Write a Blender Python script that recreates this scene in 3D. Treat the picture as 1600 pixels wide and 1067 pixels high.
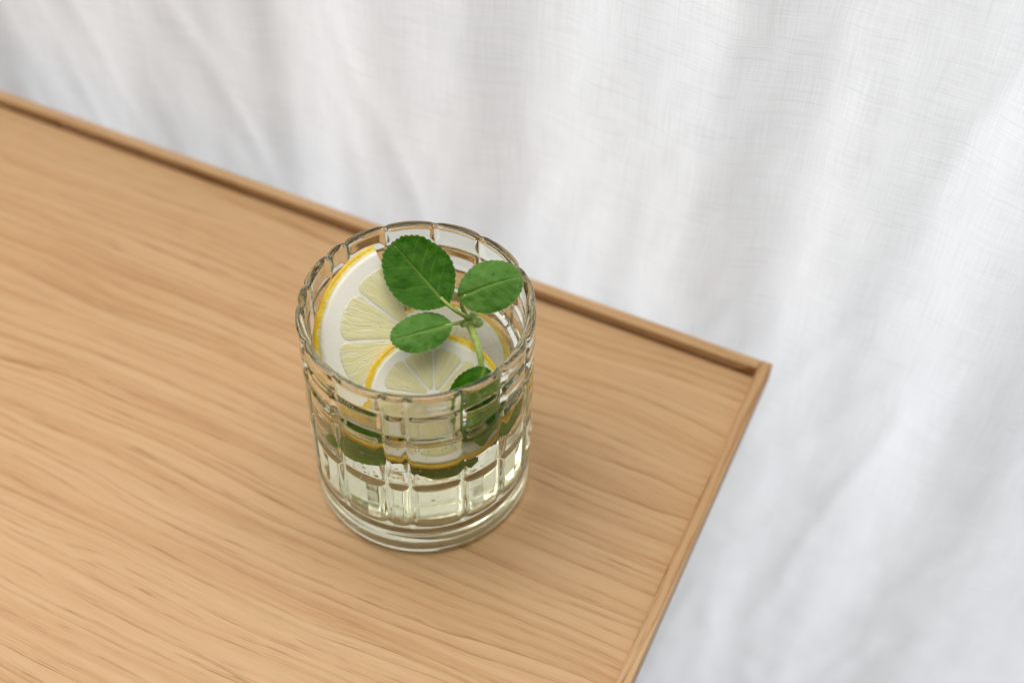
import bpy, math, random
import numpy as np
from mathutils import Matrix, Vector, noise as mnoise

for o in list(bpy.data.objects): bpy.data.objects.remove(o)
S = bpy.context.scene
COL = S.collection
CM = 0.01
R = math.radians
rng = np.random.default_rng(7); random.seed(7)

# ------------------------------------------------------------------ camera
cam_d = bpy.data.cameras.new('camera'); cam = bpy.data.objects.new('camera', cam_d); COL.objects.link(cam)
S.camera = cam
cam_d.sensor_width = 36.0; cam_d.lens = 49.88; cam_d.clip_start = 0.01; cam_d.clip_end = 50
right = Vector((0.99954163, 0.02328896, 0.01934313)); up = Vector((-0.03027428, 0.76891279, 0.63863651)); fwd = Vector((0, 0.63892937, -0.7692654))
M = Matrix((right, up, -fwd)).transposed().to_4x4(); M.translation = Vector((3.19925798, -30.8030567, 44.57410429)) * CM
cam.matrix_world = M
cam_d.dof.use_dof = True; cam_d.dof.focus_distance = 0.475; cam_d.dof.aperture_fstop = 5.6

# ------------------------------------------------------------------ world, lamps, exposure
wd = bpy.data.worlds.new('World'); S.world = wd; wd.use_nodes = True
bg = wd.node_tree.nodes['Background']; bg.inputs[0].default_value = (1.0, 0.97, 0.94, 1); bg.inputs[1].default_value = 0.135
S.view_settings.view_transform = 'Standard'; S.view_settings.look = 'None'; S.view_settings.exposure = 0.06; S.view_settings.gamma = 1

TU = Vector((0.91705529, -0.39876008, 0)); TN = Vector((0.39876008, 0.91705529, 0))   # along / across the back edge of the table
KX, KY = 13.0222, 4.8232                                                             # inner corner of the raised edge
TROT = math.atan2(TU.y, TU.x)
def tpos(s, n, z): return (Vector((KX, KY, 0)) + TU * s + TN * n + Vector((0, 0, z))) * CM

def area(name, pos, target, sx, sy, watts, color):
    l = bpy.data.lights.new(name, 'AREA'); l.shape = 'RECTANGLE'; l.size = sx; l.size_y = sy; l.energy = watts; l.color = color
    o = bpy.data.objects.new(name, l); COL.objects.link(o); o.location = pos
    d = (Vector(target) - Vector(pos)).normalized(); o.rotation_euler = d.to_track_quat('-Z', 'Y').to_euler()
    return o
# bright window above the sill, light falling on the table over the back edge
area('window_light', tpos(-34, 10, 92), tpos(-14, -16, 0), 1.55, 1.05, 17.2, (1.0, 0.965, 0.92))
# daylight behind the curtain
area('window_light_behind_curtain', tpos(50, 68, -8), tpos(4, 0, -16), 1.8, 1.6, 23.0, (0.93, 0.965, 1.0))

S.cycles.use_denoising = True
S.cycles.max_bounces = 28; S.cycles.transmission_bounces = 24; S.cycles.glossy_bounces = 8; S.cycles.diffuse_bounces = 5
S.cycles.transparent_max_bounces = 12
S.cycles.caustics_reflective = True; S.cycles.caustics_refractive = True; S.cycles.blur_glossy = 0.3
S.cycles.sample_clamp_indirect = 6.0

# ------------------------------------------------------------------ helpers
def make_mesh(name, V, F, mat, parent=None, smooth=True, uv=None, colr=None, mats=None, midx=None):
    V = np.asarray(V, float) * CM
    me = bpy.data.meshes.new(name)
    F = F.tolist() if isinstance(F, np.ndarray) else F
    me.from_pydata(V.tolist(), [], F)
    for m in (mats or [mat]): me.materials.append(m)
    me.polygons.foreach_set('use_smooth', [smooth] * len(me.polygons))
    if midx is not None: me.polygons.foreach_set('material_index', list(midx))
    if uv is not None:
        uv = np.asarray(uv, float); l = me.uv_layers.new(name='UVMap')
        vi = np.empty(len(me.loops), int); me.loops.foreach_get('vertex_index', vi)
        l.data.foreach_set('uv', uv[vi].ravel())
    if colr is not None:
        a = me.color_attributes.new('mask', 'FLOAT_COLOR', 'POINT')
        c = np.ones((len(V), 4)); c[:, :colr.shape[1]] = colr; a.data.foreach_set('color', c.ravel())
    me.update()
    o = bpy.data.objects.new(name, me); COL.objects.link(o)
    if parent: o.parent = parent
    return o
def tag(o, label=None, cat=None, group=None, kind=None):
    if label: o['label'] = label
    if cat: o['category'] = cat
    if group: o['group'] = group
    if kind: o['kind'] = kind
    return o
def thing(name, label, cat, mat=None, group=None):
    o = bpy.data.objects.new(name, None); COL.objects.link(o); o.empty_display_size = 0.01
    if mat is not None: o.matrix_world = mat
    return tag(o, label, cat, group)
def grid_faces(nr, nc, wrap=False):
    i = np.arange(nr - 1)[:, None]; j = np.arange(nc if wrap else nc - 1)[None, :]
    a = i * nc + j; b = i * nc + (j + 1) % nc
    return np.stack([a, b, b + nc, a + nc], -1).reshape(-1, 4)
def lathe(prof_fn_grid):                        # grid (nr, nc, 3) wrapped
    G = prof_fn_grid; nr, nc, _ = G.shape
    return G.reshape(-1, 3), grid_faces(nr, nc, True)
def tube(P, rad, n=14, cap=True):
    P = np.asarray(P, float); rad = np.asarray(rad, float); k = len(P)
    T = np.gradient(P, axis=0); T /= np.linalg.norm(T, axis=1)[:, None]
    N = np.cross(T[0], [0.3, 0.2, 1.0]); N /= np.linalg.norm(N); V = []
    for i in range(k):
        N = N - T[i] * (N @ T[i]); N /= np.linalg.norm(N); B = np.cross(T[i], N)
        a = np.linspace(0, 2 * np.pi, n, endpoint=False)
        V.append(P[i] + rad[i] * (np.cos(a)[:, None] * N + np.sin(a)[:, None] * B))
    V = np.concatenate(V); F = grid_faces(k, n, True)[:, ::-1].tolist()
    if cap:
        F.append(list(range(n))); F.append([(k - 1) * n + j for j in range(n)][::-1])
    return V, F
def bez(pts, n):
    pts = [np.array(p, float) for p in pts]; out = []
    for t in np.linspace(0, 1, n):
        q = pts
        while len(q) > 1: q = [a * (1 - t) + b * t for a, b in zip(q[:-1], q[1:])]
        out.append(q[0])
    return np.array(out)
def vnoise(X, Y, seed=0.0, oct=3):              # fractal noise on numpy arrays
    f = np.vectorize(lambda x, y: mnoise.fractal(Vector((x, y, seed)), 0.7, 2.0, oct))
    return f(X, Y)

# ------------------------------------------------------------------ node helpers
def new_mat(name):
    m = bpy.data.materials.new(name); m.use_nodes = True; nt = m.node_tree; nt.nodes.clear()
    return m, nt
class NT:
    def __init__(s, nt): s.nt = nt
    def n(s, t, **k):
        x = s.nt.nodes.new(t)
        for a, b in k.items():
            if a == 'inp':
                for i, v in b.items():
                    if hasattr(v, 'is_output') or isinstance(v, bpy.types.NodeSocket): s.nt.links.new(v, x.inputs[i])
                    else: x.inputs[i].default_value = v
            else: setattr(x, a, b)
        return x
    def math(s, op, a, b=0.0, c=0.0, clamp=False):
        x = s.n('ShaderNodeMath', operation=op, use_clamp=clamp, inp={0: a, 1: b, 2: c}); return x.outputs[0]
    def noise(s, vec, scale=1, detail=3, rough=.5, dist=0):
        x = s.n('ShaderNodeTexNoise', inp={'Vector': vec, 'Scale': scale, 'Detail': detail, 'Roughness': rough, 'Distortion': dist}); return x.outputs['Fac']
    def vmul(s, v, t):
        return s.n('ShaderNodeVectorMath', operation='MULTIPLY', inp={0: v, 1: t}).outputs[0]
    def vadd(s, v, t):
        return s.n('ShaderNodeVectorMath', operation='ADD', inp={0: v, 1: t}).outputs[0]
    def ramp(s, fac, stops):
        x = s.n('ShaderNodeValToRGB', inp={0: fac}); cr = x.color_ramp
        while len(cr.elements) < len(stops): cr.elements.new(0.5)
        for e, (p, c) in zip(cr.elements, stops):
            e.position = p; e.color = (*c, 1) if len(c) == 3 else c
        return x.outputs[0]
    def mr(s, v, a, b, c=0.0, d=1.0):
        return s.n('ShaderNodeMapRange', clamp=True, inp={0: v, 1: a, 2: b, 3: c, 4: d}).outputs[0]
    def mix(s, f, a, b, mode='MIX'):
        x = s.n('ShaderNodeMix', data_type='RGBA', blend_type=mode)
        for i, v in ((0, f), (6, a), (7, b)):
            if isinstance(v, bpy.types.NodeSocket): s.nt.links.new(v, x.inputs[i])
            else: x.inputs[i].default_value = v if i == 0 else ((*v, 1) if len(v) == 3 else v)
        return x.outputs[2]
    def bump(s, h, strength, dist):
        return s.n('ShaderNodeBump', inp={'Height': h, 'Strength': strength, 'Distance': dist}).outputs[0]
    def out(s, sh): s.n('ShaderNodeOutputMaterial', inp={0: sh})

# ------------------------------------------------------------------ oak
def oak(name, seed, streak=1.0, gloss=0.42):
    m, nt = new_mat(name); g = NT(nt)
    tc = g.n('ShaderNodeTexCoord').outputs['Object']
    v = g.vadd(g.vmul(tc, (100, 100, 100)), (seed * 17.3, seed * 5.1, seed * 3.7))       # centimetres
    w1 = g.noise(g.vmul(v, (0.05, 0.16, 0.1)), 1, 2, .5)
    w2 = g.noise(g.vmul(v, (0.22, 0.75, 0.3)), 1, 2, .5)
    sx = g.n('ShaderNodeSeparateXYZ', inp={0: v})
    y2 = g.math('ADD', sx.outputs[1], g.math('MULTIPLY', g.math('SUBTRACT', w1, .5), 2.3))
    y2 = g.math('ADD', y2, g.math('MULTIPLY', g.math('SUBTRACT', w2, .5), 0.26))
    vv = g.n('ShaderNodeCombineXYZ', inp={0: sx.outputs[0], 1: y2, 2: sx.outputs[2]}).outputs[0]
    big = g.noise(g.vmul(vv, (0.035, 0.45, .3)), 1, 3, .55)
    mid = g.noise(g.vmul(vv, (0.07, 1.9, .6)), 1, 3, .6)
    fine = g.noise(g.vmul(vv, (0.12, 5.2, 2)), 1, 3, .6)
    fib = g.noise(g.vmul(vv, (0.8, 30.0, 6)), 1, 2, .6)
    c = g.ramp(mid, [(0.26, (0.525, 0.285, 0.122)), (0.42, (0.585, 0.338, 0.156)), (0.56, (0.625, 0.387, 0.188)), (0.76, (0.68, 0.447, 0.240))])
    c = g.mix(g.mr(big, .35, .68, 0, .6), c, (0.68, 0.430, 0.222))
    c = g.mix(g.mr(fine, .50, .34, 0, .16 * streak), c, (0.40, 0.185, 0.066))
    c = g.mix(g.mr(fib, .42, .62, 0, .22), c, (0.70, 0.50, 0.28))
    y3 = g.math('ADD', g.math('MULTIPLY', y2, 2.1), g.math('MULTIPLY', g.noise(g.n('ShaderNodeCombineXYZ', inp={0: g.math('MULTIPLY', sx.outputs[0], .03), 1: g.math('MULTIPLY', y2, .9)}).outputs[0], 1, 2, .5), 3.4))
    fr = g.math('FRACT', y3)
    early = g.mr(fr, .50, .0, 0, 1)                                         # dark just after each ring, fading
    edge = g.mr(fr, .09, .02, 0, 1)
    brk = g.mr(g.noise(g.vmul(vv, (.055, 1.1, 1)), 1, 3, .6), .38, .60, .15, 1)
    c = g.mix(g.math('MULTIPLY', g.math('MULTIPLY', early, brk), .30 * streak), c, (0.40, 0.20, 0.07))
    c = g.mix(g.math('MULTIPLY', g.math('MULTIPLY', edge, brk), .62 * streak), c, (0.36, 0.16, 0.034))
    # earlywood pores: short thin dark dashes gathered in bands
    por = g.noise(g.vmul(vv, (0.55, 26.0, 4)), 1, 2, .55)
    band = g.math('MULTIPLY', early, 1.3, clamp=True)
    pm = g.math('MULTIPLY', g.mr(por, .44, .34, 0, 1), g.math('ADD', g.math('MULTIPLY', band, .75), .18))
    c = g.mix(g.math('MULTIPLY', pm, .75 * streak), c, (0.30, 0.125, 0.030))
    h = g.math('SUBTRACT', g.math('MULTIPLY', fib, .35), pm)
    b = g.bump(h, .35, .00012)
    rough = g.mr(fine, .3, .7, gloss + .08, gloss - .04)
    p = g.n('ShaderNodeBsdfPrincipled', inp={'Base Color': c, 'Roughness': rough, 'Normal': b, 'Specular IOR Level': .32})
    g.out(p.outputs[0]); return m
M_TOP = oak('oak_veneer', 1.0, .95); M_EDGE = oak('oak_edge', 3.3, 1.15); M_EDGE2 = oak('oak_edge_right', 7.9, 1.9)

# ------------------------------------------------------------------ table (local X along back edge, Y towards the curtain, corner of the inner edge at the origin)
tmat = Matrix.Translation(tpos(0, 0, 0)) @ Matrix.Rotation(TROT, 4, 'Z')
table = thing('table', 'light oak table with a thin raised edge, standing in front of the white curtain', 'table', tmat)
def bevel_bar(L, w, z0, z1, bv=0.05, n=3):       # bar along +X from 0..L, width 0..w, rounded long edges and ends
    V = []; nseg = 60
    sec = []
    for (cy, cz, a0) in ((w - bv, z1 - bv, 0), (bv, z1 - bv, 90), (bv, z0 + bv, 180), (w - bv, z0 + bv, 270)):
        for k in range(n + 1):
            a = R(a0 + 90 * k / n); sec.append((cy + bv * math.cos(a), cz + bv * math.sin(a)))
    m = len(sec); xs = np.linspace(0, L, nseg)
    cyc, czc = w / 2, (z0 + z1) / 2
    rows = []
    for i, x in enumerate([0] + list(xs[1:-1]) + [L]):
        rows.append([(x, a, b) for a, b in sec])
    rows[0] = [(0.0, cyc + (a - cyc) * (1 - bv / w), czc + (b - czc) * .985) for a, b in sec]
    rows.insert(1, [(bv * .7, a, b) for a, b in sec])
    rows[-1] = [(L, cyc + (a - cyc) * (1 - bv / w), czc + (b - czc) * .985) for a, b in sec]
    rows.insert(-1, [(L - bv * .7, a, b) for a, b in sec])
    V = np.array(rows).reshape(-1, 3); F = grid_faces(len(rows), m, True)[:, ::-1].tolist()
    F.append(list(range(m))); F.append([(len(rows) - 1) * m + j for j in range(m)][::-1])
    return V, F
TW, TD, LIP, LH = 78.0, 46.0, 0.50, 0.45
nx, ny = 40, 30
X, Y = np.meshgrid(np.linspace(-TW, -0.03, nx), np.linspace(-TD, -0.14, ny))
V = np.concatenate([np.stack([X, Y, 0 * X], -1).reshape(-1, 3), np.stack([X, Y, 0 * X - 0.60], -1).reshape(-1, 3)])
F = grid_faces(ny, nx); Fb = F[:, ::-1] + nx * ny
ring = [j for j in range(nx)] + [i * nx + nx - 1 for i in range(1, ny)] + [(ny - 1) * nx + j for j in range(nx - 2, -1, -1)] + [i * nx for i in range(ny - 2, 0, -1)]
side = [[ring[(k + 1) % len(ring)], ring[k], ring[k] + nx * ny, ring[(k + 1) % len(ring)] + nx * ny] for k in range(len(ring))]
make_mesh('tabletop', V, F.tolist() + Fb.tolist() + side, M_TOP, table, smooth=False)
def strip(L, loc, rz, mat):
    V, F = bevel_bar(L, LIP, -0.62, LH)
    o = make_mesh('edge_strip', V, F, mat, table, smooth=False); o.location = Vector(loc) * CM; o.rotation_euler = (0, 0, rz); return o
strip(TW - .02, (-TW, 0, 0), 0, M_EDGE)                                    # back
strip(TD + LIP, (LIP, -TD, 0), R(90), M_EDGE2)                               # right
strip(TW + LIP, (-TW, -TD - LIP - .004, 0), 0, M_EDGE)                       # front, outside the picture
strip(TD - .01, (-TW - .006, -TD, 0), R(90), M_EDGE2)                        # left, outside the picture

# ------------------------------------------------------------------ curtain
def linen():
    m, nt = new_mat('white_linen'); g = NT(nt)
    uv = g.n('ShaderNodeUVMap').outputs[0]                                   # centimetres along the cloth
    wob = g.noise(g.vmul(uv, (.25, .25, 1)), 1, 2)
    v = g.vadd(uv, g.n('ShaderNodeCombineXYZ', inp={0: g.math('MULTIPLY', wob, .5), 1: g.math('MULTIPLY', wob, .5)}).outputs[0])
    warp = g.noise(g.vmul(v, (16.0, .35, 1)), 1, 3, .65)
    weft = g.noise(g.vmul(v, (.35, 16.0, 1)), 1, 3, .65)
    slub = g.noise(g.vmul(v, (.45, 5.5, 1)), 1, 2, .5)
    slv = g.noise(g.vmul(v, (5.0, .25, 1)), 1, 2, .5)
    th = g.math('ADD', g.math('MULTIPLY', warp, .5), g.math('MULTIPLY', weft, .5))
    dens = g.mr(th, .38, .62, .90, 1.0)
    s1 = g.mr(slub, .42, .26, 0, .055); s2 = g.mr(slv, .42, .24, 0, .04)
    k = g.math('SUBTRACT', g.math('SUBTRACT', dens, s1), s2)
    col = g.mix(k, (0.0, 0.0, 0.0), (0.87, 0.875, 0.885))
    sn = g.n('ShaderNodeTexWave', wave_type='BANDS', bands_direction='X', inp={'Vector': v, 'Scale': 7.0, 'Distortion': .6}).outputs[1]
    h = g.math('ADD', th, g.math('MULTIPLY', s1, 3.0))
    b = g.bump(h, .5, .0004)
    d = g.n('ShaderNodeBsdfDiffuse', inp={0: col, 'Normal': b}); t = g.n('ShaderNodeBsdfTranslucent', inp={0: col, 'Normal': b})
    mx = g.n('ShaderNodeMixShader', inp={0: .5, 1: d.outputs[0], 2: t.outputs[0]}); g.out(mx.outputs[0]); return m
def curtain():
    s = np.arange(-95, 75.01, .3); z = np.arange(-62, 42.01, .5)
    Sg, Zg = np.meshgrid(s, z)
    def nz(a, b, sd, oc=2): return vnoise(Sg * a, Zg * b, sd, oc)
    warp = 3.2 * nz(.035, .022, 1.5)
    x = Sg + warp
    d = .85 * np.sin(x * 2 * np.pi / 13.5 + .6) + .22 * np.sin(x * 2 * np.pi / 5.7 + 1.9 + .8 * np.sin(Zg * .05))
    d += 1.0 * nz(.11, .018, 4.0) + .30 * nz(.30, .035, 9.0) + .10 * nz(.75, .10, 12.0, 3) + .20 * nz(.22, .22, 15.0, 3)
    # slanting fold on the right: the cloth beyond it turns
    sl = np.interp(Zg, [-40, -18, -3, 12, 30], [0.5, 2.0, 3.4, 8.0, 12.0])
    q = (Sg - sl)
    d += .28 * np.log1p(np.exp(np.clip(q * 2.2, -40, 40))) / 2.2 * np.exp(-np.clip(q, 0, 60) / 14)
    # sharp pleats on the left
    for s0, w, a in ((-24.0, .35, .95), (-38.5, .35, 1.0), (-52, .6, .9), (-12.5, .9, .35), (-2.2, .4, .3), (24, .7, .8)):
        sc = s0 + .05 * (Zg) * np.sign(s0 + 8) + .6 * np.sin(Zg * .07 + s0)
        d += a * (1 / (1 + np.exp(-(Sg - sc) / w)) - .5) * np.exp(-np.abs(Sg - sc) / 4)
    rid = 1 - np.abs(vnoise(Sg * .16 - Zg * .055 * np.tanh((Sg + 12) / 8), Zg * .035, 33.0, 2)) * 3.0
    d += .36 * np.clip(rid, 0, 1) ** 2 + .15 * (1 - np.clip(np.abs(vnoise(Sg * .26 - Zg * .17 * np.tanh((Sg + 16) / 6), Zg * .08, 41.0, 2)) * 3, 0, 1)) ** 2
    Y = 2.5 + d * (.42 - .10 / (1 + np.exp((Sg + 14) / 4)))
    V = np.stack([Sg, Y, Zg], -1).reshape(-1, 3)
    V[:, 1] = np.maximum(V[:, 1], LIP + .25)
    o = make_mesh('curtain', V, grid_faces(len(z), len(s)), linen(), None, True, uv=np.stack([Sg, Zg], -1).reshape(-1, 2))
    o.matrix_world = tmat
    tag(o, 'soft white linen curtain hanging in loose folds behind the oak table', 'curtain')
curtain()

# ------------------------------------------------------------------ drinking glass
H = 9.2; RI = 3.66; WL = 6.35; MEN = 0.10; NA = 840
COLS = np.radians(sorted([168, 146, 134, 110.5, 84, 58.5, 30, 5, -20, -42.5, -65, -91.5, -103.5, -129, -155, -180]))
ROWS = [8.22, 7.12, 4.35, 1.62]
ang = np.linspace(-np.pi, np.pi, NA, endpoint=False)
dphi = np.min(np.abs((ang[:, None] - COLS[None, :] + np.pi) % (2 * np.pi) - np.pi), axis=1) * 3.9
def fcurve(d, w): return 1 - np.exp(-(d / w) ** 2)
wob = np.array([mnoise.fractal(Vector((math.cos(a) * 2.2, math.sin(a) * 2.2, 3.0)), .8, 2, 3) for a in ang])
def outer_r(z):
    dz = min(abs(z - r) for r in ROWS)
    if z < ROWS[-1]:
        k = fcurve(ROWS[-1] - z, .11)
        base = 3.86 + .12 * k
        return np.full(NA, base) + .006 * wob
    f = fcurve(dphi, .13) * fcurve(dz, .12)
    dome = np.clip(dphi / .75, 0, 1) ** .7 * min(dz / .6, 1) ** .7
    w2 = np.array([mnoise.noise(Vector((math.cos(a) * 3, math.sin(a) * 3, z * .6 + 9))) for a in ang[::8]])
    w2 = np.interp(np.arange(NA), np.arange(0, NA, 8), w2)
    t = .5 * min(max((z - 8.5) / .5, 0), 1); f = f + (fcurve(dz, .12) - f) * t
    return 3.86 + .100 * f + .045 * dome + .012 * w2
rows = []; zb = 0.36
prof_bottom = [(0.001, .34), (1.2, .33), (2.2, .30), (2.8, .24), (3.1, .16), (3.3, .06), (3.42, .015), (3.5, .006), (3.58, .008)]
for r, z in prof_bottom: rows.append(np.stack([r * np.cos(ang), r * np.sin(ang), np.full(NA, z)], -1))
Rb = outer_r(zb)
for k in range(1, 9):
    a = R(90 * k / 8); rr = 3.58 + (Rb - 3.58) * math.sin(a); z = .012 + (zb - .012) * (1 - math.cos(a))
    rows.append(np.stack([rr * np.cos(ang), rr * np.sin(ang), np.full(NA, z)], -1))
zs = [zb]; z = zb; ztop = H - .15
while z < ztop:
    dz = min(abs(z - r) for r in ROWS); z += .022 if dz < .3 else .05; zs.append(min(z, ztop))
for z in zs[1:]:
    rr = outer_r(z); rows.append(np.stack([rr * np.cos(ang), rr * np.sin(ang), np.full(NA, z)], -1))
Rt = outer_r(ztop)
for k in range(1, 13):                                                        # rounded lip
    a = R(180 * k / 12); mid = (Rt + RI) / 2; hw = (Rt - RI) / 2
    rr = mid + hw * math.cos(a); z = ztop + .15 * math.sin(a) ** .9
    rows.append(np.stack([rr * np.cos(ang), rr * np.sin(ang), np.full(NA, z)], -1))
zi = np.concatenate([np.linspace(ztop - .06, WL + MEN + .25, 26), [WL + MEN + .12, WL + MEN]])
for z in zi:
    rr = np.full(NA, RI); rows.append(np.stack([rr * np.cos(ang), rr * np.sin(ang), np.full(NA, z)], -1))
def glass_mat(name, ior, tint, rough=0.0):
    m, nt = new_mat(name); g = NT(nt)
    b = g.n('ShaderNodeBsdfGlass', inp={'Color': (*tint, 1), 'Roughness': rough, 'IOR': ior}); g.out(b.outputs[0]); return m
M_GLASS = glass_mat('clear_glass', 1.5, (0.972, 0.978, 0.938))
M_WATER = glass_mat('water', 1.333, (0.99, 0.995, 0.985))
M_WET = glass_mat('water_against_glass', 1.333 / 1.5, (0.979, 0.983, 0.935))  # slight yellow tint painted in for lemon colour reflected in the lower panes
M_BUB = glass_mat('air_in_water', 1 / 1.333, (1, 1, 1))
glass = thing('drinking_glass', 'clear pressed-glass tumbler with a grid of rectangular facets, standing on the oak table', 'glass')
G = np.stack(rows); V, F = lathe(G)
make_mesh('tumbler_wall', V, F, M_GLASS, glass)

# water body: its sides and bottom are the interface with the glass
wr = []
for k in range(0, 26): wr.append((RI * (k / 26.0) if k else .001, WL))
for d in (.30, .22, .15, .10, .06, .03, .012): wr.append((RI - d, WL + MEN * math.exp(-d / .09)))
top_n = len(wr)
wr.append((RI, WL + MEN))
for z in np.linspace(WL - .2, 2.0, 24): wr.append((RI, z))
for k in range(1, 9):
    a = R(90 * k / 8); wr.append((RI - .55 + .55 * math.cos(a), 2.0 - .55 * math.sin(a)))
for r in (2.6, 2.0, 1.2, .5, .001): wr.append((r, 1.45 - .06 * (1 - (r / 3.1) ** 2) + .0))
rp = np.array([[r, z] for r, z in wr])
Gw = np.stack([rp[:, 0][:, None] * np.cos(ang)[None], rp[:, 0][:, None] * np.sin(ang)[None], np.repeat(rp[:, 1][:, None], NA, 1)], -1)
ripple = .012 * np.array([[mnoise.noise(Vector((p[0] * .9, p[1] * .9, 2.2))) for p in row[::12]] for row in Gw[:26]])
for i in range(26): Gw[i, :, 2] += np.interp(np.arange(NA), np.arange(0, NA, 12), ripple[i], period=NA) * (1 - (i / 26) ** 2)
V, F = lathe(Gw); F = F[:, ::-1]
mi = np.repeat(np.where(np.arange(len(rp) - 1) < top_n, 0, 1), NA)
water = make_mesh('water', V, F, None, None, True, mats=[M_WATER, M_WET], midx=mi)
tag(water, 'clear sparkling water filling two thirds of the tumbler', 'water')

# ------------------------------------------------------------------ lemon slices
def lemon_mats():
    m, nt = new_mat('lemon_rind'); g = NT(nt)
    uv = g.n('ShaderNodeUVMap').outputs[0]; sp = g.n('ShaderNodeSeparateXYZ', inp={0: uv})   # u: arc cm, v: depth below skin in cm
    tc = g.vmul(g.n('ShaderNodeTexCoord').outputs['Object'], (100, 100, 100))
    n1 = g.noise(tc, 9, 2, .5); n2 = g.noise(tc, 3, 2, .5)
    dd = g.math('ADD', sp.outputs[1], g.math('MULTIPLY', g.math('SUBTRACT', n1, .5), .42))
    c = g.ramp(g.mr(dd, .02, .27), [(0, (0.88, 0.57, 0.006)), (.40, (0.90, 0.66, 0.03)), (.64, (0.87, 0.74, 0.22)), (.85, (0.80, 0.77, 0.60))])
    c = g.mix(g.mr(n2, .45, .6, 0, .35), c, (0.86, 0.56, 0.03), 'MULTIPLY')
    vor = g.n('ShaderNodeTexVoronoi', inp={'Vector': tc, 'Scale': 11.0}).outputs[0]
    b = g.bump(g.math('ADD', vor, g.math('MULTIPLY', n2, .5)), .3, .0002)
    p = g.n('ShaderNodeBsdfPrincipled', inp={'Base Color': c, 'Roughness': .38, 'Normal': b, 'Subsurface Weight': .25, 'Subsurface Radius': (.9, .6, .15), 'Subsurface Scale': .0012})
    g.out(p.outputs[0]); MR = m
    m, nt = new_mat('lemon_pith'); g = NT(nt)
    uv = g.n('ShaderNodeUVMap').outputs[0]; sp = g.n('ShaderNodeSeparateXYZ', inp={0: uv})
    tc = g.vmul(g.n('ShaderNodeTexCoord').outputs['Object'], (100, 100, 100))
    n1 = g.noise(tc, 8, 3, .6); n2 = g.noise(tc, 1.6, 2, .5)
    dd = g.math('ADD', sp.outputs[1], g.math('MULTIPLY', g.math('SUBTRACT', n1, .5), .30))
    c = g.ramp(g.mr(dd, .10, .34), [(0, (0.86, 0.72, 0.25)), (.35, (0.90, 0.86, 0.62)), (1, (0.94, 0.915, 0.81))])
    c = g.mix(g.mr(n2, .4, .7, 0, .35), c, (0.92, 0.89, 0.74))
    b = g.bump(n1, .35, .00025)
    p = g.n('ShaderNodeBsdfPrincipled', inp={'Base Color': c, 'Roughness': .5, 'Normal': b, 'Subsurface Weight': .08, 'Subsurface Radius': (1, .92, .75), 'Subsurface Scale': .0006})
    g.out(p.outputs[0]); MP = m
    m, nt = new_mat('lemon_pulp'); g = NT(nt)
    uv = g.n('ShaderNodeUVMap').outputs[0]                                   # u: angle across, v: radius cm
    w = g.noise(g.vmul(uv, (3, 2.2, 1)), 1, 2, .5)
    off = g.n('ShaderNodeCombineXYZ', inp={0: g.math('MULTIPLY', w, .13)}).outputs[0]
    v = g.vadd(uv, off)
    a = g.noise(g.vmul(v, (16, 1.3, 1)), 1, 3, .6)
    vo = g.n('ShaderNodeTexVoronoi', feature='DISTANCE_TO_EDGE', inp={'Vector': g.vmul(v, (13, 1.0, 1)), 'Scale': 1.0}).outputs[0]
    e = g.mr(vo, 0.0, .16)
    c = g.ramp(a, [(.28, (0.80, 0.735, 0.36)), (.50, (0.87, 0.82, 0.47)), (.74, (0.92, 0.885, 0.60))])
    c = g.mix(g.math('MULTIPLY', g.math('SUBTRACT', 1.0, e), .28), c, (0.88, 0.86, 0.66))
    at = g.n('ShaderNodeAttribute', attribute_name='mask'); spm = g.n('ShaderNodeSeparateColor', inp={0: at.outputs[0]})
    c = g.mix(g.math('MULTIPLY', spm.outputs[0], .85), c, (0.93, 0.905, 0.75))
    h = g.math('ADD', e, g.math('MULTIPLY', a, .9))
    b = g.bump(h, .24, .0004)
    p = g.n('ShaderNodeBsdfPrincipled', inp={'Base Color': c, 'Roughness': .22, 'Normal': b, 'Subsurface Weight': .5, 'Subsurface Radius': (1, .9, .4), 'Subsurface Scale': .002, 'Coat Weight': .25, 'Coat Roughness': .08})
    g.out(p.outputs[0]); return MR, MP, m
MR, MP, MS = lemon_mats()
def rad_noise(th, seed): return np.array([mnoise.fractal(Vector((math.cos(t) * 1.3, math.sin(t) * 1.3, seed)), .9, 2, 3) for t in np.atleast_1d(th)])
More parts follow.
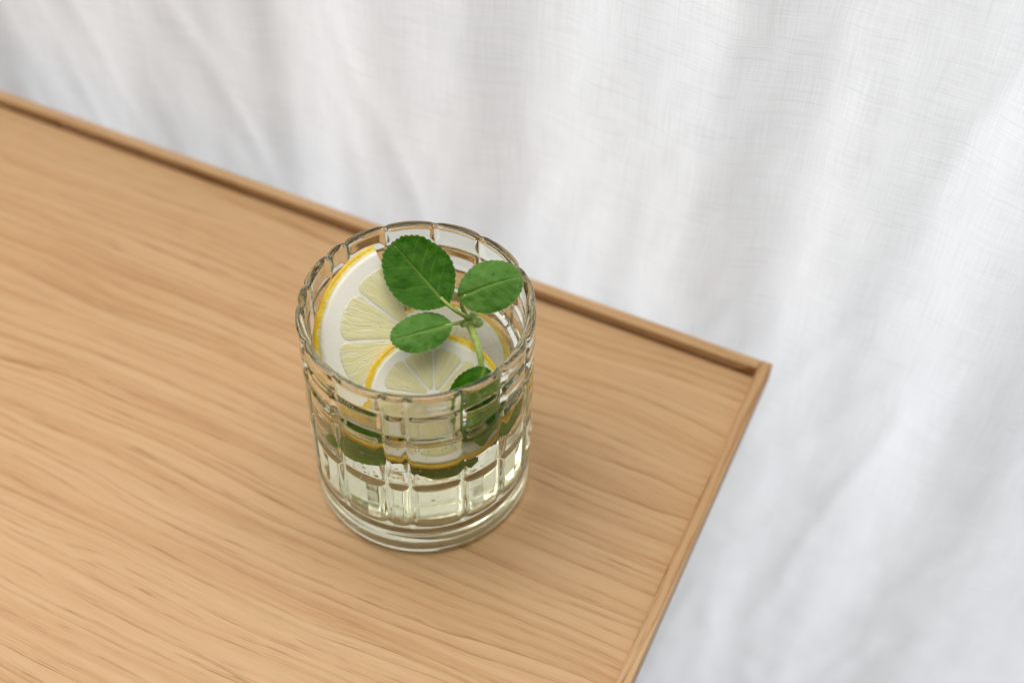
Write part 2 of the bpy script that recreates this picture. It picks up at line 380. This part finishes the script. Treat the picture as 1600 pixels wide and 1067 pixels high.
def lemon_slice(label, c, n, xdir, Rr, pulp, thick, a0, a1, seg_angles, seed, rind=.22, squash=0.0):
    """c centre of the upper face, n normal, xdir direction of angle 0; spans a0..a1 degrees"""
    n = Vector(n).normalized(); x = Vector(xdir); x = (x - n * x.dot(n)).normalized(); y = n.cross(x)
    m = Matrix((x, y, n)).transposed().to_4x4(); m.translation = Vector(c) * CM
    t = thing('lemon_slice', label, 'lemon slice', m)
    full = (a1 - a0) >= 359.9
    NT_ = int((a1 - a0) * 1.5) + (0 if full else 1)
    th = np.radians(np.linspace(a0, a1, NT_, endpoint=not full))
    Ro = Rr * (1 - squash * np.abs(np.sin(th)) ** 1.5) * (1 + .012 * rad_noise(th, seed)) + .008 * rad_noise(th * 9, seed + 4)
    def ringgrid(prof, nm, mat, closed):
        rws = []; uvs = []
        for q in prof(Ro):                                                   # list of (r array, z array, depth array)
            rws.append(np.stack([q[0] * np.cos(th), q[0] * np.sin(th), q[1] + 0 * th], -1)); uvs.append(np.stack([th * Rr, q[2] + 0 * th], -1))
        Gd = np.stack(rws); nr = len(rws)
        F = grid_faces(nr, NT_, full)[:, ::-1].tolist()
        if closed:
            # last profile row joins the first
            for j in range(NT_ if full else NT_ - 1):
                a = (nr - 1) * NT_ + j; b = (nr - 1) * NT_ + (j + 1) % NT_; cc = (j + 1) % NT_; d = j
                F.append([a, d, cc, b][::-1] if False else [d, cc, b, a][::-1])
        if not full:
            F.append([i * NT_ for i in range(nr)]); F.append([i * NT_ + NT_ - 1 for i in range(nr)][::-1])
        return make_mesh(nm, Gd.reshape(-1, 3), F, mat, t, True, uv=np.stack(uvs).reshape(-1, 2))
    T = thick
    por = lambda k: .010 * np.array([mnoise.noise(Vector((math.cos(a) * Rr * 7, math.sin(a) * Rr * 7, k * 7.0 + seed))) for a in th])
    def rp_(Ro):
        out = [(Ro - rind, 0 * th - .004, rind), (Ro - rind * .5, 0 * th + .002, rind * .5), (Ro - .035, 0 * th - .004, .035)]
        for k in range(7):
            f = k / 6; bul = math.sin(math.pi * f) ** .6 * .03
            out.append((Ro - .012 + bul + por(k * .12 + 1), 0 * th - .02 - (T - .04) * f, 0.0))
        out += [(Ro - .035, 0 * th - T + .004, .035), (Ro - rind, 0 * th - T + .004, rind)]
        return out
    ringgrid(rp_, 'rind', MR, True)
    def pp_(Ro):
        out = [(0 * th + .001, 0 * th, 2.0)]
        for k in range(1, 20):
            f = k / 19; r = (Ro - rind - .003) * f
            z = .004 + .003 * np.array([mnoise.noise(Vector((rr * math.cos(a) * 1.5, rr * math.sin(a) * 1.5, seed))) for rr, a in zip(r, th)]) if k < 18 else 0 * th
            out.append((r, z, Ro - r))
        out.append((Ro - rind - .003, 0 * th - T, rind)); out.append((0 * th + .001, 0 * th - T, 2.0))
        return out
    ringgrid(pp_, 'pith', MP, False)
    Rp = Rr * pulp
    for (b0, b1) in seg_angles:
        ns, nt_ = 26, 34
        s = np.linspace(-1, 1, ns); q = np.linspace(0, 1, nt_)
        gap = .004; mid = R((b0 + b1) / 2); half = R((b1 - b0) / 2)
        clip0 = b0 <= a0 + .1 and not full; clip1 = b1 >= a1 - .1 and not full
        Vt = []; Vb = []; U = []; Cm = []
        r0 = .22 * (1 + .3 * rng.random()); Rseg = Rp * (1 + .03 * (rng.random() - .5))
        for qi in q:
            for si in s:
                sq = 1 - squash * abs(math.sin(R((b0 + b1) / 2))) ** 1.5
                corner = .10 * abs(si) ** 5.0
                if (clip0 and si < 0) or (clip1 and si > 0): corner = 0
                rr = r0 + (Rseg * sq * (1 - corner) - r0) * qi
                ga0 = 0.0 if clip0 else gap / max(rr, .15); ga1 = 0.0 if clip1 else gap / max(rr, .15)
                lo = -half + min(ga0, half * .8); hi = half - min(ga1, half * .8)
                tip = 1 - .35 * (1 - min(qi / .12, 1)) ** 2
                a = mid + (lo + hi) / 2 + (hi - lo) / 2 * si * tip
                e = min(1 - abs(si), 1.0) * half * rr; e2 = (1 - qi) * (Rseg - r0); ee = min(e, e2, qi * (Rseg - r0) + .01)
                bul = .016 * (1 - math.exp(-ee / .04)) - .001
                a_n = a * 22; bul += .0025 * mnoise.fractal(Vector((a_n, rr * 1.6, seed)), .6, 2, 3) * (1 - math.exp(-ee / .06))
                X, Yv = rr * math.cos(a), rr * math.sin(a)
                Vt.append((X, Yv, bul)); Vb.append((X, Yv, -T - bul)); U.append((a, rr)); Cm.append((math.exp(-(ee / .040) ** 1.5), 0, 0))
        k = ns * nt_
        F = grid_faces(nt_, ns)[:, ::-1]; Fb = F[:, ::-1] + k
        ring = [j for j in range(ns)] + [i * ns + ns - 1 for i in range(1, nt_)] + [(nt_ - 1) * ns + j for j in range(ns - 2, -1, -1)] + [i * ns for i in range(nt_ - 2, 0, -1)]
        sd = [[ring[(i + 1) % len(ring)], ring[i], ring[i] + k, ring[(i + 1) % len(ring)] + k] for i in range(len(ring))]
        make_mesh('segment', np.array(Vt + Vb), F.tolist() + Fb.tolist() + [f[::-1] for f in sd], MS, t, True, uv=np.array(U + U), colr=np.array(Cm + Cm))
    return t
def segs(a, n, w=None):
    w = 360 / n; return [(a + i * w, a + (i + 1) * w) for i in range(n)]
# image directions: angle 0 = image right, 90 = up the picture
XD = (1, 0.02, 0)
c1 = (0.0, 0.12, 7.36)
s1 = [(117, 144), (144, 184), (184, 222), (222, 262), (262, 297)]
lemon_slice('large half slice of lemon leaning against the left wall, its tip at the rim', c1, (.153, -.576, .803), XD, 3.52, .775, .42, 117, 297, s1, 2.0)
c2 = (.62, -1.64, 6.43)
lemon_slice('round lemon slice half sunk in the water just behind the front of the tumbler', c2, (0.02, -.66, .75), XD, 2.38, .765, .30, 0, 360, segs(12, 9), 5.0, rind=.20, squash=.10)
lemon_slice('sunken lemon slice at the back right, yellow rind showing beside the mint stem', (.55, .4, 5.3), (-.215, -.183, .96), XD, 2.62, .7, .38, -60, 125, [(-60, -20), (-20, 20), (20, 60), (60, 100), (100, 125)], 8.0, rind=.15)

# ------------------------------------------------------------------ leaves
def leaf_mat(name, dark, light, rough=.42, fuzz=.25):
    m, nt = new_mat(name); g = NT(nt)
    at = g.n('ShaderNodeAttribute', attribute_name='mask'); sp = g.n('ShaderNodeSeparateColor', inp={0: at.outputs[0]})
    tc = g.vmul(g.n('ShaderNodeTexCoord').outputs['Object'], (100, 100, 100))
    n1 = g.noise(tc, 14, 3, .6); n2 = g.noise(tc, 2.2, 2, .5)
    c = g.mix(g.mr(n2, .25, .8), dark, light)
    c = g.mix(g.mr(n1, .4, .7, 0, .22), c, tuple(x * 1.5 for x in light))
    c = g.mix(g.math('MULTIPLY', sp.outputs[1], .45), c, (0.18, 0.36, 0.05))      # side veins
    c = g.mix(g.math('MULTIPLY', sp.outputs[0], .75), c, (0.30, 0.46, 0.09))      # midrib
    c = g.mix(g.math('MULTIPLY', sp.outputs[2], .55), c, (0.40, 0.52, 0.25))      # pale margin
    b = g.bump(g.math('ADD', n1, g.math('MULTIPLY', sp.outputs[1], -.8)), .45, .0002)
    p = g.n('ShaderNodeBsdfPrincipled', inp={'Base Color': c, 'Roughness': rough, 'Normal': b, 'Sheen Weight': fuzz, 'Sheen Roughness': .35, 'Specular IOR Level': .20})
    tr = g.n('ShaderNodeBsdfTranslucent', inp={0: g.mix(.5, c, (0.22, 0.55, 0.02))})
    mx = g.n('ShaderNodeMixShader', inp={0: .36, 1: p.outputs[0], 2: tr.outputs[0]}); g.out(mx.outputs[0]); return m
LM_D = leaf_mat('leaf_dark', (0.030, 0.128, 0.001), (0.064, 0.220, 0.002), .50, .02)
LM_M = leaf_mat('leaf_pale_sheen', (0.085, 0.245, 0.022), (0.18, 0.385, 0.075), .48, .6)  # paler, greyer base colour stands in for window sheen on these leaves
LM_B = leaf_mat('leaf_bright', (0.075, 0.24, 0.006), (0.13, 0.34, 0.012), .42, .1)
LM_LIT = leaf_mat('leaf_brightened', (0.12, 0.32, 0.012), (0.20, 0.44, 0.03), .35, 0)  # lighter leaf copy, brightness painted in where little light reaches the leaves
def simple(name, col, rough=.4, sss=0, rad=(1, 1, 1)):
    m, nt = new_mat(name); g = NT(nt)
    tc = g.vmul(g.n('ShaderNodeTexCoord').outputs['Object'], (100, 100, 100)); n1 = g.noise(tc, 6, 3)
    c = g.mix(g.mr(n1, .35, .65), col, tuple(x * .72 for x in col))
    p = g.n('ShaderNodeBsdfPrincipled', inp={'Base Color': c, 'Roughness': rough, 'Subsurface Weight': sss, 'Subsurface Radius': rad, 'Subsurface Scale': .0015, 'Normal': g.bump(n1, .3, .0002)}); g.out(p.outputs[0]); return m
M_STEM = simple('stem_green', (0.42, 0.54, 0.13), .4, .5, (.6, 1, .3)); M_HAIR = simple('plant_hair', (0.62, 0.72, 0.48), .5)

def leaf(parent, B, T, Nrm, width, mat, bend=.0, cup=.12, teeth=40, seed=0, tooth=.036, twist=0, hairs=True, name='leaf'):
    """B base, T tip (cm, world), Nrm approx upper-face normal, width in cm"""
    B = np.array(B, float); T = np.array(T, float); D = T - B; L = np.linalg.norm(D); D /= L
    N = np.array(Nrm, float); N = N - D * (N @ D); N /= np.linalg.norm(N); Sd = np.cross(N, D)
    NR_, NA_ = 64, 480
    th = np.linspace(-np.pi, np.pi, NA_, endpoint=False)                    # 0 = tip
    cx, cy = np.cos(th), np.sin(th)
    bx = .5 * L * np.sign(cx) * np.abs(cx) ** 1.0; by = .5 * width * np.sign(cy) * np.abs(cy) ** .92
    back = np.clip(-cx, 0, 1); by *= 1 - .10 * np.clip(cx, 0, 1) ** 2; by *= (1 - .30 * back ** 3)
    sc = np.abs(np.cos(th * teeth / 2)) ** .7
    irr = 1 + .035 * rad_noise(th, seed + .7)
    q = np.concatenate([np.linspace(0, .86, NR_ - 26), np.linspace(.865, 1, 26)])
    Vs = []; Ms = []; P2 = []
    for qi in q:
        amp = tooth * (qi ** 10) * (1 - .9 * np.clip(-cx, 0, 1) ** 8)
        k = qi * irr * (1 + amp * (sc - .6))
        x = .5 * L + bx * k; y = by * k
        P2.append(np.stack([x, y], -1))
    P2 = np.array(P2); x = P2[..., 0]; y = P2[..., 1]
    hw = width / 2; ay = np.abs(y); sx = x / L
    mid = np.exp(-(ay / (.024 + .045 * (1 - sx))) ** 2) * np.clip(1.15 - sx, 0, 1) ** .6
    xv = x - .62 * ay - .10 * ay ** 2 + .03 * np.sin(ay * 9 + seed); sp = L / 6.5
    ph = (xv / sp - .35 + .25 * (y > 0)); dist = np.abs((ph - np.round(ph)) * sp)
    vein = np.exp(-(dist / .026) ** 2) * np.clip(1 - (ay / hw) ** 3, 0, 1) * np.clip((ph > .4) * 1.0, 0, 1)
    qq = np.repeat(q[:, None], NA_, 1)
    puck = .013 * (1 - np.exp(-(dist / .10) ** 2)) * (1 - np.exp(-(ay / .12) ** 2))
    nn = vnoise(x[::4, ::8] * 1.2 + seed, y[::4, ::8] * 1.2, seed)
    big = np.zeros_like(x); iy = np.arange(NR_); ixn = np.arange(NA_)
    tmp = np.array([np.interp(ixn, np.arange(0, NA_, 8), r_, period=NA_) for r_ in nn])
    big = np.array([np.interp(iy, np.arange(0, NR_, 4), tmp[:, j]) for j in range(NA_)]).T
    wgt = np.clip(qq * 2, 0, 1)
    z = cup * (ay / hw) ** 1.6 * hw - .05 * mid + puck * wgt + bend * L * (sx - sx ** 2 * 1.0) * 4 * .25 + .07 * big * wgt + .012 * (qq ** 8) * sc
    z = z - (np.abs(z[:1]).mean() * 0)
    th_ = .022
    W = B + D * x[..., None] + Sd * y[..., None] + N * z[..., None]
    Wb = W - N * (th_ * (1 - .8 * qq[..., None] ** 12)) - N * (.05 * mid * (1 - sx * .6))[..., None]
    org = np.array(parent.matrix_world.translation) / CM
    V = np.concatenate([W.reshape(-1, 3), Wb.reshape(-1, 3)]) - org
    F = grid_faces(NR_, NA_, True); k = NR_ * NA_
    e = np.arange(NA_); e2 = (e + 1) % NA_; last = (NR_ - 1) * NA_
    side = np.stack([last + e, last + e2, last + e2 + k, last + e + k], -1)
    Fs = np.concatenate([F, F[:, ::-1] + k, side[:, ::-1] * 1])
    marg = np.clip((qq - .975) / .025, 0, 1)
    col = np.stack([mid, vein, marg], -1).reshape(-1, 3); col = np.concatenate([col, col])
    lf = make_mesh(name, V, Fs, mat, parent, True, colr=col)
    if hairs:
        HV = []; HF = []
        edge = W[-1]; out2 = edge - W[-8]; out2 /= np.linalg.norm(out2, axis=1)[:, None]
        for j in range(0, NA_, 1):
            for r_ in range(1):
                d = out2[j] + .5 * (rng.random(3) - .5); d /= np.linalg.norm(d); ln = .018 + .035 * rng.random(); s_ = .0035
                tang = np.cross(d, N); tang /= np.linalg.norm(tang) + 1e-9
                p = edge[j] - N * .006 - d * .004; i0 = len(HV)
                HV += [p - tang * s_, p + tang * s_, p + N * s_ * 1.4, p + d * ln]; HF += [[i0, i0 + 1, i0 + 3], [i0 + 1, i0 + 2, i0 + 3], [i0 + 2, i0, i0 + 3]]
        h = make_mesh('hairs', np.array(HV) - org, HF, M_HAIR, lf, False); h['kind'] = 'stuff'
    return lf, W
def mk(parent, name, P, rad, mat=None, n=14):
    V, F = tube(P, rad, n); org = np.array(parent.matrix_world.translation) / CM
    return make_mesh(name, V - org, F, mat or M_STEM, parent)

NODE = np.array([1.70, 0.55, 7.75])
sprig = thing('mint_sprig', 'sprig of fresh green mint with round toothed leaves standing in the tumbler', 'herb sprig', Matrix.Translation(Vector(NODE) * CM))
VIEW = np.array([0.0, -.60, .80])
L1B, L1T = np.array([1.02, .30, 8.9]), np.array([-.98, 2.55, 9.5])
L2B, L2T = np.array([1.37, .72, 8.85]), np.array([3.46, 1.22, 9.45])
L3B, L3T = np.array([1.17, -.08, 8.4]), np.array([-.80, -.88, 8.42])
L4B, L4T = np.array([2.32, -1.42, 7.88]), np.array([1.72, -3.02, 6.15])
L5B, L5T = np.array([2.58, -1.52, 7.35]), np.array([2.52, -2.42, 5.15])
lA, W1 = leaf(sprig, L1B, L1T, (-.1, -.50, .86), 2.28, LM_D, bend=-.16, cup=.10, teeth=40, seed=1.0)
lB, W2 = leaf(sprig, L2B, L2T, (.10, -.40, .90), 1.80, LM_M, bend=.45, cup=-.24, teeth=34, seed=2.0)
lC, W3 = leaf(sprig, L3B, L3T, (-.1, -.45, .88), 1.35, LM_M, bend=.15, cup=-.20, teeth=30, seed=3.0)
lD, W4 = leaf(sprig, L4B, L4T, (-.15, -.70, .68), 1.85, LM_D, bend=.22, cup=-.13, teeth=38, seed=4.0)
lE, W5 = leaf(sprig, L5B, L5T, (.66, -.62, .34), 2.1, LM_LIT, bend=.04, cup=-.14, teeth=36, seed=5.0)
mk(sprig, 'petiole', bez([NODE, NODE + (0, 0, .5), L1B + (L1B - L1T) * .18, L1B + (L1T - L1B) * .12 + VIEW * .02], 18), np.linspace(.085, .06, 18))
mk(sprig, 'petiole', bez([NODE, NODE + (-.1, .1, .5), L2B + np.array([-.12, -.05, -.25]), L2B + (L2T - L2B) * .12 + VIEW * .02], 18), np.linspace(.085, .055, 18))
mk(sprig, 'petiole', bez([NODE, NODE + (-.2, -.1, .15), L3B + np.array([.12, .1, -.05]), L3B + (L3T - L3B) * .12], 14), np.linspace(.085, .05, 14))
STEM = bez([NODE + (-.06, .1, -.1), NODE + (.1, -.3, .25), (2.2, -.9, 8.0), (2.38, -1.45, 7.80), (2.45, -1.5, 6.9), (1.7, -1.4, 5.4), (1.0, -.4, 4.4)], 60)
mk(sprig, 'stem', STEM, np.full(60, .115) * (1 + .12 * np.sin(np.linspace(0, 9, 60))), n=18)
# swollen node with two buds
def blob(c, r, seed, n=22):
    V = []; th = np.linspace(0, np.pi, n); ph = np.linspace(0, 2 * np.pi, 2 * n, endpoint=False)
    for t in th:
        for p in ph:
            d = np.array([math.sin(t) * math.cos(p), math.sin(t) * math.sin(p), math.cos(t)])
            V.append(np.array(c) + d * np.array(r) * (1 + .18 * mnoise.noise(Vector(d * 2.2) + Vector((seed, 0, 0)))))
    return np.array(V), grid_faces(n, 2 * n, True)
org = NODE
for i, (dc, r) in enumerate((((0.02, -.02, .05), (.22, .20, .18)), ((.30, -.08, .12), (.20, .17, .20)), ((-.16, -.16, .14), (.15, .14, .13)), ((.16, .12, .24), (.16, .16, .16)))):
    V, F = blob(np.array(dc), r, i * 3.1); make_mesh('bud', V, F[:, ::-1], simple('bud_green', (0.66, 0.86, 0.30), .35, 0.0, (.7, 1, .5)) if i == 0 else bpy.data.materials['bud_green'], sprig)
# hairs on the stem
HV = []; HF = []
for k in range(900):
    i = rng.integers(0, 56); p0 = STEM[i] + (STEM[i + 1] - STEM[i]) * rng.random(); d = rng.normal(size=3); tg = STEM[i + 1] - STEM[i]; tg /= np.linalg.norm(tg)
    d -= tg * (d @ tg); d /= np.linalg.norm(d); a = p0 + d * .10; s_ = .0035; ln = .03 + .05 * rng.random(); i0 = len(HV)
    HV += [a - tg * s_, a + tg * s_, a + np.cross(tg, d) * s_ * 1.5, a + d * ln + tg * .01]; HF += [[i0, i0 + 1, i0 + 3], [i0 + 1, i0 + 2, i0 + 3], [i0 + 2, i0, i0 + 3]]
h = make_mesh('hairs', np.array(HV) - NODE, HF, M_HAIR, sprig, False); h['kind'] = 'stuff'
# droplets lying on the leaves
DV = []; DF = []; off = 0
def droplet(c, nrm, r):
    global off
    nrm = nrm / np.linalg.norm(nrm); t1 = np.cross(nrm, [.3, .9, .1]); t1 /= np.linalg.norm(t1); t2 = np.cross(nrm, t1)
    n = 9; V = []
    for t in np.linspace(0, np.pi, n):
        for p in np.linspace(0, 2 * np.pi, 14, endpoint=False):
            V.append(c + nrm * (math.cos(t) * r * .62) + (t1 * math.cos(p) + t2 * math.sin(p) * (1.25)) * math.sin(t) * r)
    DV.extend(V); DF.extend((grid_faces(n, 14, True)[:, ::-1] + off).tolist()); off += len(V)
for W_, cnt, nr in ((W1, 9, (-.1, -.5, .86)), (W2, 8, (.15, -.25, .95)), (W3, 11, (-.1, -.45, .88))):
    for k in range(cnt):
        i = rng.integers(8, 46); j = rng.integers(0, 480); droplet(W_[i, j] + np.array(nr) * .005, np.array(nr), .018 + .028 * rng.random() ** 2)
d = make_mesh('droplets', np.array(DV) - NODE, DF, M_WATER, sprig); d['kind'] = 'stuff'

# loose leaves under water
def loose(label, B, T, N, w, mat, seed, bend=.2):
    B = np.array(B, float)
    t = thing('mint_leaf', label, 'leaf', Matrix.Translation(Vector(B) * CM)); leaf(t, B, T, N, w, mat, bend=bend, cup=-.12, teeth=38, seed=seed, hairs=False, name='leaf_blade')
    return t
loose('dark green mint leaf under water at the front left of the tumbler', (-.35, -2.4, 4.75), (-2.7, -1.75, 4.6), (.1, -.1, 1), 1.6, LM_LIT, 11.0)
loose('green mint leaf sunk beneath the round lemon slice at the front', (1.9, -2.35, 4.5), (.1, -3.0, 4.55), (0, -.2, 1), 1.25, LM_LIT, 12.0)


# bubbles
BV = []; BF = []; off2 = 0
def bubble(c, r):
    global off2
    V, F = blob(c, (r, r, r), 0, 9); BV.extend((np.array(c) + (V - np.array(c)) / 1.0).tolist()); BF.extend((F[:, ::-1] + off2).tolist()); off2 += len(V)
for k in range(150):
    a = rng.random() * 6.283; r_ = (RI - .12) if rng.random() < .45 else 3.3 * rng.random() ** .5
    bubble((r_ * math.cos(a), r_ * math.sin(a), 1.7 + 4.4 * rng.random()), .02 + .035 * rng.random() ** 2)
for k in range(120):                                                          # gathered under the lemon and leaves at the front
    a = R(-150 + 110 * rng.random()); r_ = 2.4 + 1.1 * rng.random() ** .5; bubble((r_ * math.cos(a), r_ * math.sin(a), 4.2 + .8 * rng.random()), .018 + .03 * rng.random() ** 2)
for k in range(60):                                                           # a loose ring just under the surface, and a few round the stem
    if k < 38: a = rng.random() * 6.283; r_ = RI - .09; c_ = (r_ * math.cos(a), r_ * math.sin(a), WL - .07 - .1 * rng.random() ** 2)
    else: c_ = (1.75 + .45 * rng.normal(), .75 + .35 * rng.normal(), WL - .08)
    bubble(c_, .03 + .03 * rng.random() ** 2)
b = make_mesh('bubbles', np.array(BV), BF, M_BUB); tag(b, 'tiny air bubbles scattered through the water in the tumbler', 'bubbles', kind='stuff')
